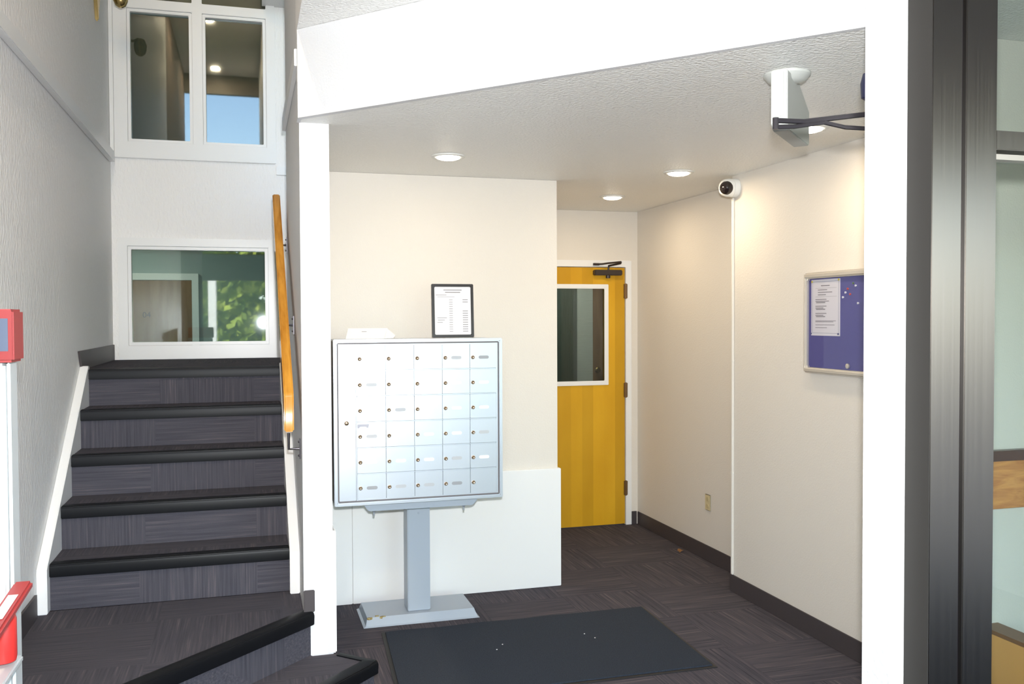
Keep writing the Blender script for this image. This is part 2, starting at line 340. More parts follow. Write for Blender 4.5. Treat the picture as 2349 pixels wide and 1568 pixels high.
# ------------------------------------------------------------------ staircase
st = empty('staircase', (-.3, 4.0, 0), 'carpeted staircase with black nosings beside the grey wall', 'staircase')
XS0, XS1 = -.828, .172
NOSE = [(-.006, -.006), (-.004, .005), (.040, .005), (.045, .0), (.045, -.010), (-.0, -.010)]
def nosing(a, b, h=.052, d=.05):
    p = [(.012, -h), (.014, -.012), (.010, 0), (.0, .005), (-d, .004), (-d, -.002), (-.006, -.004), (-.004, -h)]
    return along(a, b, p)
for k in range(5):
    z = .571 + R0*k; y = YA + TR*k; zb = Z2 if k == 0 else z - R0
    obj('riser', box(XS0, XS1, y+.014, y+.034, zb+.0008, z-.006), CARPSTEP, st)
    if k < 4: obj('tread', box(XS0, XS1, y+.012, y+TR+.034, z-.03, z), CARPSTEP, st)
    else: struct('floor_landing', prism([(XL+.001, y+.012), (XP-.001, y+.012), (XP-.001, 5.281), (1.45, 5.281+.06), (1.45, YB-.001), (XL+.001, YB-.001)] if y+.012 < 5.28 else [(XL+.001, y+.012), (1.45, y+.012), (1.45, YB-.001), (XL+.001, YB-.001)], z-.06, z), CARPSTEP, 'carpeted landing floor below the lower window', 'floor')
    obj('nosing', nosing((XS0, y+.012, z), (XS1, y+.012, z)), RUBBER, st, bev=.003, seg=2, smooth=True)
# stringers
pl = [(4.235, Z2+.001), (4.235, .565), (5.36, 1.372), (5.40, 1.372), (5.40, 1.0), (4.6, Z2+.001)]
obj('stringer', prism(pl, XL+.001, XS0, 'x'), SEMI, st, bev=.003)
obj('stringer', prism(pl, XS1, XP-.001, 'x'), SEMI, st, bev=.003)
# lower landing and the two diagonal steps
c1, c2 = 3.317, 3.712
es = empty('entry_steps', (-.2, 3.4, 0), 'carpeted lower landing and step with diagonal black nosings', 'steps')
LP = [(XL+.001, c2+XL), (.244, 3.956), (XP-.001, 3.956), (XP-.001, 4.29), (XL+.001, 4.29)]
obj('lower_landing', prism(LP, .002, Z2), CARPSTEP, es)
LQ = [(XL+.001, c1+XL), (.493, 3.81), (.352, 3.943), (.25, 3.943), (.243, 3.954), (XL+.001, c2+XL-.001)]
obj('bottom_step', prism(LQ, .002, Z1), CARPSTEP, es)
obj('nosing', nosing((XL+.05, c2+XL+.046, Z2), (.252, c2+.252-.014, Z2)), RUBBER, es, bev=.003, smooth=True)
obj('nosing', nosing((XL+.05, c1+XL+.046, Z1), (.503, c1+.503-.01, Z1)), RUBBER, es, bev=.003, smooth=True)
obj('nosing', nosing((.503, 3.800, Z1), (.365, 3.938, Z1), d=.03), RUBBER, es, bev=.003, smooth=True)

# handrail on the partition
hr = empty('handrail', (.165, 4.7, 1.2), 'varnished oak plank handrail on the stair side of the partition', 'handrail')
y0, y1, s = 4.0, 5.45, .73
zt = lambda y: 1.300 + s*(y-y0)
obj('plank', prism([(y0, zt(y0)-.165), (y0, zt(y0)-.01), (y0+.012, zt(y0+.012)), (y1-.03, zt(y1-.03)), (y1, zt(y1-.03)-.005), (y1, zt(y1)-.165)], .145, .186, 'x'), OAKR, hr, bev=.006, seg=3, smooth=True)
for by, bz in ((4.076, 1.056), (4.545, 1.592), (5.22, 2.03)):
    b = obj('bracket', tube([(XP-.004, by, bz), (.166, by, bz), (.166, by, bz+.07)], .006), STEEL, hr)
    obj('wall_plate', box(XP-.006, XP-.001, by-.012, by+.012, bz-.045, bz+.045), STEEL, b, bev=.002)
    for q in (-.03, .03): obj('screw', lathe([(.005, 0), (.005, -.004), (.002, -.006)], (XP-.006, by, bz+q), 8, 'x'), STEEL, b)

# ------------------------------------------------------------------ windows at the top of the stairs
w1 = tag(empty('window_1', (-.32, YB, 1.35)), 'wide white framed lower window at the top of the stairs', 'window', kind='structure')
obj('frame', panel([-.832, -.772, .144, .197], [1.352, 1.446, 2.119, 2.174], {(1, 1)}, YB-.022, YB-.001, 'y'), SEMI, w1, bev=.003)
obj('sash', ring(-.771, .143, 1.447, 2.118, .022, YB-.012, YB+.05), SEMI, w1, bev=.003)
v, f = box(-.752, .124, YB+.024, YB+.028, 1.466, 2.099)
obj('pane', ([(x, y - .014*(x+.31) + .013*(z-1.78), z) for x, y, z in v], f), GLASS, w1)
w2 = tag(empty('window_2', (-.32, YB, 2.7)), 'tall white framed double window high above the stairs', 'window', kind='structure')
obj('frame', panel([-.842, -.757, -.342, -.277, .143, .203], [2.708, 2.817, 3.708, 3.772, 4.20, 4.26], {(1, 1), (3, 1), (1, 3), (3, 3)}, YB-.024, YB-.001, 'y'), SEMI, w2, bev=.003)
for a, b in ((-.756, -.343), (-.276, .142)):
    obj('sash', ring(a, b, 2.818, 3.707, .020, YB-.014, YB+.05), SEMI, w2, bev=.003)
    obj('pane', box(a+.018, b-.018, YB+.02, YB+.026, 2.836, 3.689), GLASS, w2)
    obj('transom_pane', box(a, b, YB+.02, YB+.026, 3.775, 4.198), GLASS, w2)
obj('side_stop', box(-.868, -.843, YB-.03, YB-.001, 2.68, 4.26), SEMI, w2)

# hall behind the lower window
struct('wall_hall', box(-1.8, 4.3, 8.12, 8.25, -.1, ZR), HALLP, 'grey green hall wall behind the lower window', 'wall')
struct('wall_hall_side', box(-1.92, -1.8, 6.5, 9.6, -.1, ZR), HALLP, 'hall side wall behind the stairs', 'wall')
struct('wall_hall_end', box(-1.8, XL-.121, 6.66, 6.78, -.1, ZR), HALLP, 'short hall wall behind the stairwell', 'wall')
struct('ceiling_hall', box(-1.8, 1.6, YB+.131, 8.119, 2.42, 2.6), HALLP, 'hall ceiling between the two stair windows', 'ceiling')
d2_ = tag(empty('door_2', (-.9, 8.1, 0)), 'brown apartment door number 04 behind the lower window', 'door', kind='structure')
obj('door_frame', panel([-1.42, -1.36, -.445, -.392], [.001, 1.95, 2.005], {(1, 0)}, 8.08, 8.119, 'y'), SEMI, d2_)
obj('door_panel', box(-1.358, -.447, 8.09, 8.115, .012, 1.948), BROWN, d2_)
obj('number', text_vf('04', .065, lambda p: (-.80 + p[0], 8.088 - p[2], 1.64 + p[1])), BLACK, d2_)
# upper hall: a wood door, far wall
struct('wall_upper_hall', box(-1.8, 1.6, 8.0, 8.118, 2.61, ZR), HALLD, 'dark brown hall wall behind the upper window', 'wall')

# ------------------------------------------------------------------ yellow door
d1 = tag(empty('door_1', (2.38, YD, 0)), 'honey maple door with a glass light at the end of the lobby', 'door', kind='structure')
obj('door_frame', panel([xd0-.058, xd0-.004, xd1+.002, xd1+.050], [.001, 2.014, 2.064], {(1, 0)}, YD-.016, YD+.10, 'y'), SEMI, d1, bev=.002)
gx0, gx1, gz0, gz1 = 2.07, 2.652, 1.131, 1.846
dp = obj('door_panel', panel([xd0, gx0-.012, gx1+.012, xd1-.003], [.010, gz0-.012, gz1+.012, 2.009], {(1, 1)}, YD-.004, YD+.040, 'y'), MAPLE, d1)
obj('light_frame', ring(gx0-.034, gx1+.035, gz0-.030, gz1+.034, .034, YD-.014, YD-.005), SEMI, d1, bev=.003)
obj('pane', box(gx0-.011, gx1+.011, YD+.012, YD+.018, gz0-.011, gz1+.011), GLASSD, d1)
for z0 in (1.769, .999, .232):
    h = obj('hinge', lathe([(.008, 0), (.008, .118)], (xd1+.003, YD-.013, z0), 12), HINGE, d1)
    obj('hinge_leaf', box(xd1-.012, xd1+.016, YD-.0165, YD-.0055, z0+.004, z0+.114), HINGE, h)
cl = obj('closer', box(2.558, 2.785, YD-.060, YD-.005, 1.948, 1.990), CLOSER, d1, bev=.006)
obj('spindle_cap', lathe([(.018, -.022), (.018, .0)], (2.675, YD-.032, 1.948), 14), CLOSER, cl, bev=.003)
obj('arm', tube([(2.678, YD-.032, 1.99), (2.680, YD-.034, 2.022), (2.735, YD-.14, 2.036), (2.735, YD-.145, 2.046)], .008, 8), CLOSER, cl)
obj('forearm', tube([(2.737, YD-.145, 2.046), (2.66, YD-.08, 2.040), (2.62, YD-.05, 2.034), (2.56, YD-.028, 2.032)], .007, 8), CLOSER, cl)
obj('arm_shoe', box(2.556, 2.605, YD-.034, YD-.017, 2.024, 2.042), CLOSER, cl, bev=.002)
# little vestibule behind the yellow door
struct('wall_behind_door', box(2.965, 3.125, 8.06, 8.118, -.1, ZC), mat('pale_ribbed_wall', (.62, .66, .64), .6, bump=(60, .4, .01, (.1, .1, 3))), 'pale strip of wall seen through the glass of the yellow door', 'wall')
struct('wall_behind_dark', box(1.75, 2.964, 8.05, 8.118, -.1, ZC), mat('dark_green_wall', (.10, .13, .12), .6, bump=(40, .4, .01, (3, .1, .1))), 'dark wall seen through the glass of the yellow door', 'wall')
struct('ceiling_behind_door', box(1.601, 4.3, YD+.121, 8.119, ZC+.001, ZC+.15), HALLP, 'ceiling behind the yellow door', 'ceiling')
d3 = tag(empty('door_3', (3.5, 8.1, 0)), 'brown door with a round knob behind the yellow door glass', 'door', kind='structure')
obj('door_panel', box(3.128, 3.95, 8.07, 8.118, .01, 2.03), BROWN, d3)
obj('knob', lathe([(.012, 0), (.012, -.03), (.028, -.04), (.030, -.055), (.02, -.066)], (3.16, 8.07, 1.13), 16, 'y'), BRASS, d3, smooth=True)

# ------------------------------------------------------------------ storefront at the right edge
sf = tag(empty('window_3', (2.4, 1.95, 0)), 'bronze aluminium storefront frame with clear glass at the right edge', 'window', kind='structure')
obj('mullion', box(1.638, 1.7285, 1.90, 1.988, 0, ZC2), BRONZE, sf, bev=.002)
obj('mullion_shade_plate', box(1.6362, 1.6378, 1.9005, 1.9875, 0, ZC2), mat('shaded_bronze_side', (.040, .037, .033), .6, spec=.2), sf)  # thin plate added over the mullion's left face, its shade put into the colour
obj('gasket', box(1.729, 1.742, 1.915, 1.97, 0, ZC2), BLACK, sf)
obj('stile', box(1.7425, 1.838, 1.902, 1.98, 0, ZC2), BRONZE, sf, bev=.002)
obj('transom', box(1.8385, 4.29, 1.905, 1.975, 2.045, 2.094), BRONZE, sf, bev=.002)
obj('glazing_bead', box(1.8385, 4.29, 1.915, 1.965, 2.022, 2.036), mat('pale_glazing_bead', (.45, .42, .36), .5), sf)
obj('pane', box(1.8385, 4.29, 1.94, 1.946, .15, 2.021), GLASSV, sf)
obj('pane', box(1.8385, 4.29, 1.94, 1.946, 2.095, ZC2-.01), GLASSV, sf)
obj('bottom_rail', box(1.8385, 4.29, 1.905, 1.975, 0, .149), BRONZE, sf)
struct('wall_stub', box(1.594, 1.70, 1.990, 2.10, 0, ZC2), mat('white_stucco_paint', (.84, .84, .82), .6, bump=(60, .35, .006)), 'bright white wall end beside the bronze storefront frame', 'wall')
# oak rail and oak kerb beyond the glass
orl = empty('oak_rail', (3.5, 3.18, .8), 'oak wall rail with a brown cap seen through the right hand glass', 'rail')
obj('board', box(2.95, 4.25, 3.165, 3.199, .794, .998), OAK, orl, bev=.003)
obj('cap', box(2.95, 4.25, 3.155, 3.199, 1.001, 1.045), mat('brown_metal_cap', (.10, .04, .025), .3), orl, bev=.003)
kb = empty('oak_kerb', (3.2, 2.7, 0), 'low oak kerb with a brown top behind the right hand glass', 'kerb')
obj('kerb_board', box(3.02, 3.05, 2.05, 3.199, .001, .272), mat('light_oak', (.72, .38, .12), .4), kb)
obj('kerb_cap', box(3.02, 3.12, 2.05, 3.199, .273, .290), mat('brown_kerb_cap', (.22, .11, .05), .4), kb)

# door closer arm that shows behind the white wall end
ca = empty('door_closer', (1.60, 2.15, 2.05), 'dark folded door closer arm beside the bright white wall end', 'door closer')
obj('closer_body', box(1.640, 1.72, 2.102, 2.17, 2.09, 2.205), CLOSER, ca, bev=.01)
obj('arm', tube([(1.335, 2.12, 2.135), (1.42, 2.12, 2.137), (1.66, 2.130, 2.176)], .007, 8), STEEL, ca)
obj('forearm', tube([(1.335, 2.12, 2.118), (1.39, 2.12, 2.122), (1.48, 2.12, 2.138), (1.55, 2.125, 2.130), (1.66, 2.13, 2.131)], .006, 8), STEEL, ca)
obj('pivot', lathe([(.008, 0), (.008, .030)], (1.335, 2.12, 2.112), 12), STEEL, ca)
obj('bumper', lathe([(.008, 0), (.022, .010), (.024, .05), (.018, .075)], (1.631, 2.13, 2.205), 16), mat('navy_bumper', (.012, .013, .04), .4), ca, smooth=True)

# ------------------------------------------------------------------ hanging sign box
sg = empty('sign_box', (1.8, 2.77, 2.2), 'slim white box sign hung edge-on from a round ceiling mount', 'sign')
du, dv = Vector((.7071, .7071, 0)), Vector((.7071, -.7071, 0)); c0 = Vector((1.688, 2.660, 0))
def sp(u, w, z): p = c0 + du*u + dv*w; return (p.x, p.y, z)
prof = [(0, 2.256), (0, 2.432), (.17, 2.432), (.36, 2.36), (.36, 2.246), (.35, 2.238), (.03, 2.238)]
n_ = len(prof); v = [sp(u, w, z) for w in (-.027, .027) for u, z in prof]
obj('housing', (v, [tuple(range(n_)), tuple(range(2*n_-1, n_-1, -1))] + [(i, (i+1) % n_, n_+(i+1) % n_, n_+i) for i in range(n_)]), SIGNW, sg, bev=.003)
obj('end_cover', ([sp(-.001-.002*a, w, z) for a in (0, 1) for w, z in ((-.018, 2.28), (.014, 2.28), (.014, 2.425), (-.018, 2.425))], box(0, 1, 0, 1, 0, 1)[1]), SIGNW, sg)
cm = c0 + du*.115
obj('ceiling_mount', lathe([(.078, 0), (.078, -.008), (.06, -.028), (.02, -.034)], (cm.x, cm.y, ZC), 28), SIGNW, sg, smooth=True)

# ------------------------------------------------------------------ recessed lights
WARM = (1.0, .80, .55)
def downlight(x, y, z, label, watts, lens):
    t = empty('recessed_light', (x, y, z), label, 'ceiling light', 'recessed ceiling lights')
    obj('trim_ring', lathe([(.060, -.001), (.060, -.006), (.078, -.008), (.087, -.004), (.087, .0005)], (x, y, z), 36), WHITEP, t, smooth=True)
    obj('lens', lathe([(.059, -.004), (.058, -.012), (.04, -.018), (.01, -.020)], (x, y, z), 30), lens, t, smooth=True)
    L = bpy.data.lights.new('downlight', 'AREA'); L.shape = 'DISK'; L.size = .11; L.energy = watts; L.color = WARM
    lo = bpy.data.objects.new('downlight', L); C.objects.link(lo); lo.location = (x, y, z-.025)
LENSW = lamp_mat('glowing_lens', (1, .90, .74), 14)
downlight(.989, 4.571, ZC, 'recessed ceiling light above the mailbox unit', 2.4, LENSW)
downlight(2.362, 4.743, ZC, 'recessed ceiling light beside the dome camera', 5.5, LENSW)
downlight(2.397, 5.809, ZC, 'smallest recessed ceiling light, in front of the yellow door', 5, LENSW)
downlight(2.361, 3.489, ZC, 'recessed ceiling light half hidden behind the hanging sign box', 5.5, LENSW)
downlight(-.41, -.74, ZR, 'lower of two ceiling lights mirrored in the upper window', 60, LENSW)
downlight(-.41, 1.5, ZR, 'upper of two ceiling lights mirrored in the upper window', 60, LENSW)
def hall_fill(x, y, z, w):  # added fill without fixtures, brightens the rooms behind the windows and yellow door
    L = bpy.data.lights.new('hall_fill_light', 'AREA'); L.shape = 'DISK'; L.size = .25; L.energy = w; L.color = (1, .9, .75)
    lo = bpy.data.objects.new('hall_fill_light', L); C.objects.link(lo); lo.location = (x, y, z)
hall_fill(-.9, 7.4, 2.40, 9); hall_fill(2.6, 7.4, 2.42, 22); hall_fill(-.2, 7.5, 5.2, 5)

# ------------------------------------------------------------------ mailbox unit
MB = empty('mailbox_unit', (.87, 4.92, 0), 'silver mailbox unit with thirty locked doors on a grey pedestal', 'mailbox')
X0, X1, Zb, Zt, YFm = .408, 1.282, .680, 1.518, 4.62
obj('cabinet', box(X0+.004, X1-.004, YFm+.018, 4.99, Zb+.004, Zt-.004), ALU, MB, bev=.003)
obj('side_panel', box(X0+.0005, X0+.0035, YFm+.03, 4.98, Zb+.01, Zt-.01), mat('bronze_grey_side', (.16, .14, .12), .5), MB)
obj('rim', ring(X0, X1, Zb, Zt, .017, YFm-.006, YFm+.03), ALU, MB, bev=.004)
obj('shadow_gap', ring(X0+.0172, X1-.0172, Zb+.0172, Zt-.0172, .007, YFm+.008, YFm+.0175), ALUD, MB)
obj('inner_rim', panel([X0+.110, X0+.114, X1-.034, X1-.0245], [Zb+.0245, Zb+.031, Zt-.031, Zt-.0245], {(1, 1)}, YFm+.001, YFm+.0175, 'y'), ALU, MB)
mp_ = obj('master_panel', box(X0+.0245, X0+.109, YFm+.002, YFm+.0175, Zb+.0245, Zt-.0245), ALU, MB, bev=.002)
obj('lock', lathe([(.011, 0), (.011, -.005), (.007, -.008)], (.471, YFm+.002, 1.097), 16, 'y'), BRASSL, mp_, smooth=True)
emb = mat('pale_blue_print', (.45, .52, .66), .5)
obj('emblem', join(box(.448, .478, YFm+.0012, YFm+.0018, 1.468, 1.471), prism([(.452, 1.457), (.463, 1.465), (.474, 1.457), (.463, 1.460)], YFm+.0012, YFm+.0018, 'y')), emb, mp_)
cx0, cw, rz0, rh = .5225, .1465, 1.4885, .1305
me_d = None; PLATES = [mat('clear_name_plate', (.50, .51, .53), .3), mat('white_name_card', (.85, .85, .85), .4), mat('smoky_name_plate', (.33, .34, .36), .3)]
kinds = '111020111110111011101110120020000000'
for r in range(6):
    for c in range(5):
        x = cx0 + c*cw; z = rz0 - r*rh
        if me_d is None:
            d = obj('mailbox_door', box(x+.0008, x+cw-.0008, YFm+.003, YFm+.0174, z-rh+.005, z-.001), ALU, MB, bev=.0015, origin=(x, YFm, z)); me_d = d.data
        else:
            d = bpy.data.objects.new('mailbox_door', me_d); C.objects.link(d); d.parent = MB; d.location = Vector((x, YFm, z)) - WLOC[MB.name]; WLOC[d.name] = Vector((x, YFm, z))
        if r == c == 0:
            lk = obj('lock', lathe([(.0095, 0), (.0095, -.004), (.006, -.006), (.003, -.0045)], (x+.016, YFm+.003, z-.070), 16, 'y'), BRASSL, d, smooth=True); me_l = lk.data
        else:
            lk = bpy.data.objects.new('lock', me_l); C.objects.link(lk); lk.parent = d; WLOC[lk.name] = WLOC[d.name]
        if not (r == 5 and c == 4):
            k = int(kinds[r*5+c]); a, b = x+.047, x+.102; zc = z-.070; h = .0085
            poly = [(a+h+h*math.cos(t), zc+h*math.sin(t)) for t in [math.pi/2+i*math.pi/6 for i in range(7)]] + [(b-h+h*math.cos(t), zc+h*math.sin(t)) for t in [-math.pi/2+i*math.pi/6 for i in range(7)]]
            np_ = obj('name_plate', prism(poly, YFm+.0012, YFm+.0029, 'y'), PLATES[k], d)
        if c < 5: pass
    if r: obj('divider', box(X0+.1145, X1-.0345, YFm-.001, YFm+.0174, rz0-r*rh, rz0-r*rh+.0042), ALU, MB, bev=.0015)
obj('decal', prism([(.525, 1.089), (.584, 1.090), (.580, 1.071), (.572, 1.071), (.567, 1.077), (.538, 1.077), (.534, 1.070), (.526, 1.070)], YFm+.0022, YFm+.0028, 'y'), mat('grey_decal', (.42, .42, .48), .5), MB)
br = obj('mounting_bracket', prism([(.555, Zb-.001), (.580, .640), (.592, .634), (1.128, .634), (1.142, .640), (1.170, Zb-.001)], 4.68, 4.96, 'y'), GREYP, MB, bev=.003)
for x in (.615, 1.09): obj('bolt', lathe([(.012, 0), (.005, -.010), (.0045, -.028)], (x, 4.70, .634), 12), ALU, br)
pc = obj('pedestal_column', box(.812, .935, 4.844, 4.966, .046, .634), GREYP, MB, bev=.004)
obj('stud', lathe([(.006, 0), (.004, -.002)], (.874, 4.844, .575), 12, 'y'), GREYP, pc)
bx0, bx1, by0, by1 = .566, 1.192, 4.770, 5.105
v = [(bx0, by0, .001), (bx1, by0, .001), (bx1, by1, .001), (bx0, by1, .001), (bx0+.012, by0+.008, .008), (bx1-.012, by0+.008, .008), (bx1-.012, by1-.008, .008), (bx0+.012, by1-.008, .008), (bx0+.022, by0+.035, .045), (bx1-.024, by0+.035, .045), (bx1-.024, by1-.03, .045), (bx0+.022, by1-.03, .045)]
f = [(3, 2, 1, 0), (8, 9, 10, 11)]
for k in (0, 4): f += [(k+i, k+(i+1) % 4, k+4+(i+1) % 4, k+4+i) for i in range(4)]
RUST = mat('pedestal_base_paint', (.36, .41, .47), .35)
pb = obj('pedestal_base', (v, f), GREYP, MB)
rustm = noise_mix(mat('rust_stain', (.35, .25, .08), .8), (.22, .13, .03), (.42, .36, .16), 120)
for x, y, w in ((.600, 4.800, .022), (.640, 4.812, .014), (.672, 4.806, .020), (.66, 4.80, .010)):
    poly = [(x+w*math.cos(a)*random.uniform(.6, 1), y+.45*w*math.sin(a)*random.uniform(.5, 1)) for a in [i*math.pi/4 for i in range(8)]]
    obj('rust_patch', prism(poly, .030 + (y-4.80)*1.2+.006, .046, 'z'), rustm, pb)

# things on the mailbox
pf = empty('document_frame', (1.094, 4.95, Zt), 'black framed printed notice standing on the mailbox unit', 'picture frame')
tl = lambda z: 4.955 + (z-Zt)*.06
def lean(vf): return [(x, y + (z-Zt)*.06, z) for x, y, z in vf[0]], vf[1]
obj('frame', lean(ring(.976, 1.212, Zt-.002, Zt+.294, .0155, 4.945, 4.965)), BLACK, pf, bev=.003)
sh = obj('sheet', lean(box(.990, 1.198, 4.952, 4.956, Zt+.012, Zt+.280)), PAPER, pf)
def lines(rows, y, kind='y'):
    parts = []
    for a, b, z, h in rows: parts.append(box(a, b, y-.0006, y-.0001, z, z+h))
    return join(*parts)
rows = [(1.043, 1.146, Zt+.258, .005), (1.052, 1.138, Zt+.245, .005), (.998, 1.060, Zt+.231, .003), (1.008, 1.105, Zt+.222, .002)]
for i in range(15):
    z = Zt+.205-.0125*i; rows.append((1.074, 1.094, z, .003))
    if i not in (2, 3, 4): rows.append((1.150, 1.180, z, .004))
    if i in (8, 9, 10): rows.append((1.006+.003*(i % 2), 1.060-.012*(i-8), z, .003))
tag(obj('printed_text', lean(lines(rows, 4.952)), mat('pale_print', (.28, .27, .29), .8), sh), kind='stuff')
tc_ = empty('tent_card', (.6, 4.80, Zt), 'folded white paper lying on the left of the mailbox unit', 'paper')
v = [(.478, 4.70, Zt+.001), (.675, 4.70, Zt+.001), (.700, 4.765, Zt+.054), (.498, 4.765, Zt+.054), (.52, 4.83, Zt+.001), (.735, 4.83, Zt+.003)]
tcm = obj('card', ([Vector(p) for p in v], [(0, 1, 2, 3), (3, 2, 5, 4)]), PAPER, tc_)
tcm.modifiers.new('thickness', 'SOLIDIFY').thickness = .0012
obj('curled_edge', ([(.676, 4.70, Zt+.002), (.700, 4.765, Zt+.052), (.735, 4.72, Zt+.018), (.725, 4.715, Zt+.003)], [(0, 1, 2, 3)]), PAPER, tc_).modifiers.new('thickness', 'SOLIDIFY').thickness = .001
obj('printed_line', ([(.565, 4.741, Zt+.0355), (.590, 4.741, Zt+.0355), (.590, 4.744, Zt+.038), (.565, 4.744, Zt+.038)], [(0, 1, 2, 3)]), INK, tc_)

# ------------------------------------------------------------------ floor mat and a scrap
def rmat(pts, z0, z1): return prism(pts, z0, z1)
mt = empty('floor_mat', (1.36, 4.2, 0), 'charcoal rectangular entrance mat on the lobby carpet', 'mat')
mp4 = [(.645, 4.672), (2.108, 4.680), (2.072, 3.760), (.592, 3.768)]
wave = []
for i in range(25):
    t = i/24; x = .645 + (2.108-.645)*t; wave.append((x, 4.676 + .006*math.sin(t*23)*(1 if t < .7 else .3)))
obj('rubber_border', prism([mp4[3]] + wave + [mp4[2]], .001, .005), mat('black_mat_rubber', (.018, .016, .015), .6), mt)
cxm, cym = 1.36, 4.215
obj('pile', prism([(cxm+(x-cxm)*.975, cym+(y-cym)*.96) for x, y in [mp4[3]] + wave + [mp4[2]]], .0055, .012), MATT, mt)
for i, (x, y) in enumerate(((1.19, 4.305), (1.145, 4.245), (1.63, 4.33), (1.66, 4.26))):
    obj('lint', lathe([(.002, 0), (.004, .002), (.001, .004)], (x, y, .012), 6), PAPER, mt)
leaf = []
for i in range(9):
    a = i*2*math.pi/9; leaf.append((2.853 + .022*math.cos(a), 5.70 + .016*math.sin(a), .004 + .022*random.random()))
leafo = tag(obj('dry_leaf', ([Vector(p) for p in leaf] + [Vector((2.853, 5.70, .010))], [(i, (i+1) % 9, 9) for i in range(9)]), mat('dry_brown_leaf', (.22, .10, .03), .6)), 'small crumpled brown leaf on the carpet near the outlet', 'leaf')
leafo.modifiers.new('thickness', 'SOLIDIFY').thickness = .002

# ------------------------------------------------------------------ right wall: notice board, camera, conduit, outlet
nb = empty('notice_board', (XN, 3.64, 1.34), 'blue felt notice board in a silver frame on the side wall', 'notice board')
by0, by1, bz0, bz1 = 3.24, 4.045, 1.340, 1.842
SILV = mat('champagne_aluminium', (.62, .58, .52), .35, .6)
obj('frame', panel([by0, by0+.022, by1-.022, by1], [bz0, bz0+.028, bz1-.030, bz1], {(1, 1)}, XN-.034, XN-.001, 'x'), SILV, nb, bev=.008, seg=3, smooth=True)
obj('felt', box(XN-.014, XN-.002, by0+.0225, by1-.0225, bz0+.0285, bz1-.0305), FELT, nb)
obj('latch', lathe([(.012, 0), (.012, -.008), (.007, -.010)], (XN-.018, 3.700, 1.388), 16, 'x'), SILV, nb, smooth=True)
obj('cover_glass', box(XN-.0225, XN-.0205, by0+.0225, by1-.0225, bz0+.0285, bz1-.0305), glass('board_cover', (.93, .93, .95), 1.35), nb)
ps = tag(empty('pinned_notice', (XN-.016, 3.88, 1.53)), 'white printed notice pinned at the left of the blue board', 'paper')
nsheet = obj('sheet', box(XN-.0158, XN-.0145, 3.768, 4.000, 1.528, 1.806), PAPER, ps)
rr = [(3.85, 3.92, 1.772, .005), (3.795, 3.965, 1.762, .001), (3.87, 3.945, 1.752, .004), (3.83, 3.945, 1.740, .004), (3.88, 3.945, 1.728, .004), (3.795, 3.965, 1.720, .001)]
for z in (1.705, 1.672, 1.636): rr += [(3.875, 3.965, z, .004), (3.855 if z > 1.69 else 3.90, 3.965, z-.009, .004), (3.885, 3.96, z-.016, .005)]
rr += [(3.80, 3.965, 1.600, .003), (3.82, 3.965, 1.595, .003), (3.81, 3.965, 1.580, .003), (3.87, 3.965, 1.566, .003)]
tag(obj('printed_text', join(*[box(XN-.0162, XN-.0159, a, b, z, z+h) for a, b, z, h in rr]), INK, nsheet), kind='stuff')
bd = obj('border_line', panel([3.778, 3.7800, 3.988, 3.990], [1.540, 1.5415, 1.794, 1.7955], {(1, 1)}, XN-.0162, XN-.0159, 'x'), mat('blue_grey_line', (.25, .28, .38), .6), nsheet)
PINC = {'yellow': (.75, .6, .05), 'red': (.55, .04, .03), 'white': (.8, .8, .8), 'navy': (.05, .06, .2), 'green': (.08, .16, .06)}
def pin(y, z, col, label, group=None):
    return tag(obj('push_pin', lathe([(.0045, 0), (.003, -.002), (.003, -.0035), (.0055, -.005), (.004, -.0058)], (XN-.0145, y, z), 12, 'x'), mat(col+'_pin', PINC[col], .3), smooth=True), label, 'pin', group)
pin(3.991, 1.796, 'yellow', 'yellow pin at the top left of the pinned notice'); pin(3.776, 1.800, 'yellow', 'yellow pin at the top right of the pinned notice')
pin(3.998, 1.538, 'navy', 'navy pin at the bottom left of the pinned notice'); pin(3.778, 1.538, 'navy', 'navy pin at the bottom right of the pinned notice')
pin(3.708, 1.753, 'red', 'upper red pin on the blue notice board'); pin(3.690, 1.727, 'red', 'lower red pin on the blue notice board')
pin(3.725, 1.736, 'white', 'white pin just left of the lower red pin'); pin(3.744, 1.714, 'white', 'lowest white pin beside the pinned notice')
pin(3.650, 1.766, 'white', 'white pin at the top right of the blue board'); pin(3.632, 1.684, 'white', 'white pin near the right end of the blue board'); pin(3.668, 1.778, 'green', 'dark green pin near the top of the blue board')

sc = empty('dome_camera', (XN, 4.765, 2.37), 'white dome security camera on the wall under the ceiling', 'camera')
cc = (XN, 4.765, 2.372)
obj('base', lathe([(.054, -.001), (.054, -.030), (.052, -.033)], cc, 32, 'x'), WHITEP, sc, smooth=True)
obj('housing', lathe([(.053, -.035), (.053, -.060), (.046, -.085), (.036, -.095)], cc, 32, 'x'), WHITEP, sc, smooth=True)
dome = obj('lens_dome', lathe([(.040, 0), (.038, .010), (.031, .022), (.018, .031), (.004, .034)], (0, 0, 0), 28, 'z'), LENS, sc, smooth=True, origin=(0, 0, 0))
dome.location = Vector((-.076, -.022, -.002)); dome.rotation_euler = Vector((-.72, -.68, -.05)).to_track_quat('Z', 'Y').to_euler()
cn = empty('cable_conduit', (XN, 4.79, .1), 'thin white cable conduit running down from the dome camera', 'conduit')
obj('channel', box(XN-.014, XN-.001, 4.781, 4.800, .103, 2.318), CONDUIT, cn, bev=.004)
for z in (.70, 1.36): obj('coupling', box(XN-.0150, XN-.001, 4.7800, 4.8010, z, z+.012), CONDUIT, cn, bev=.002)
ol = empty('wall_outlet', (XF, 5.455, .34), 'ivory wall outlet low on the side wall', 'outlet')
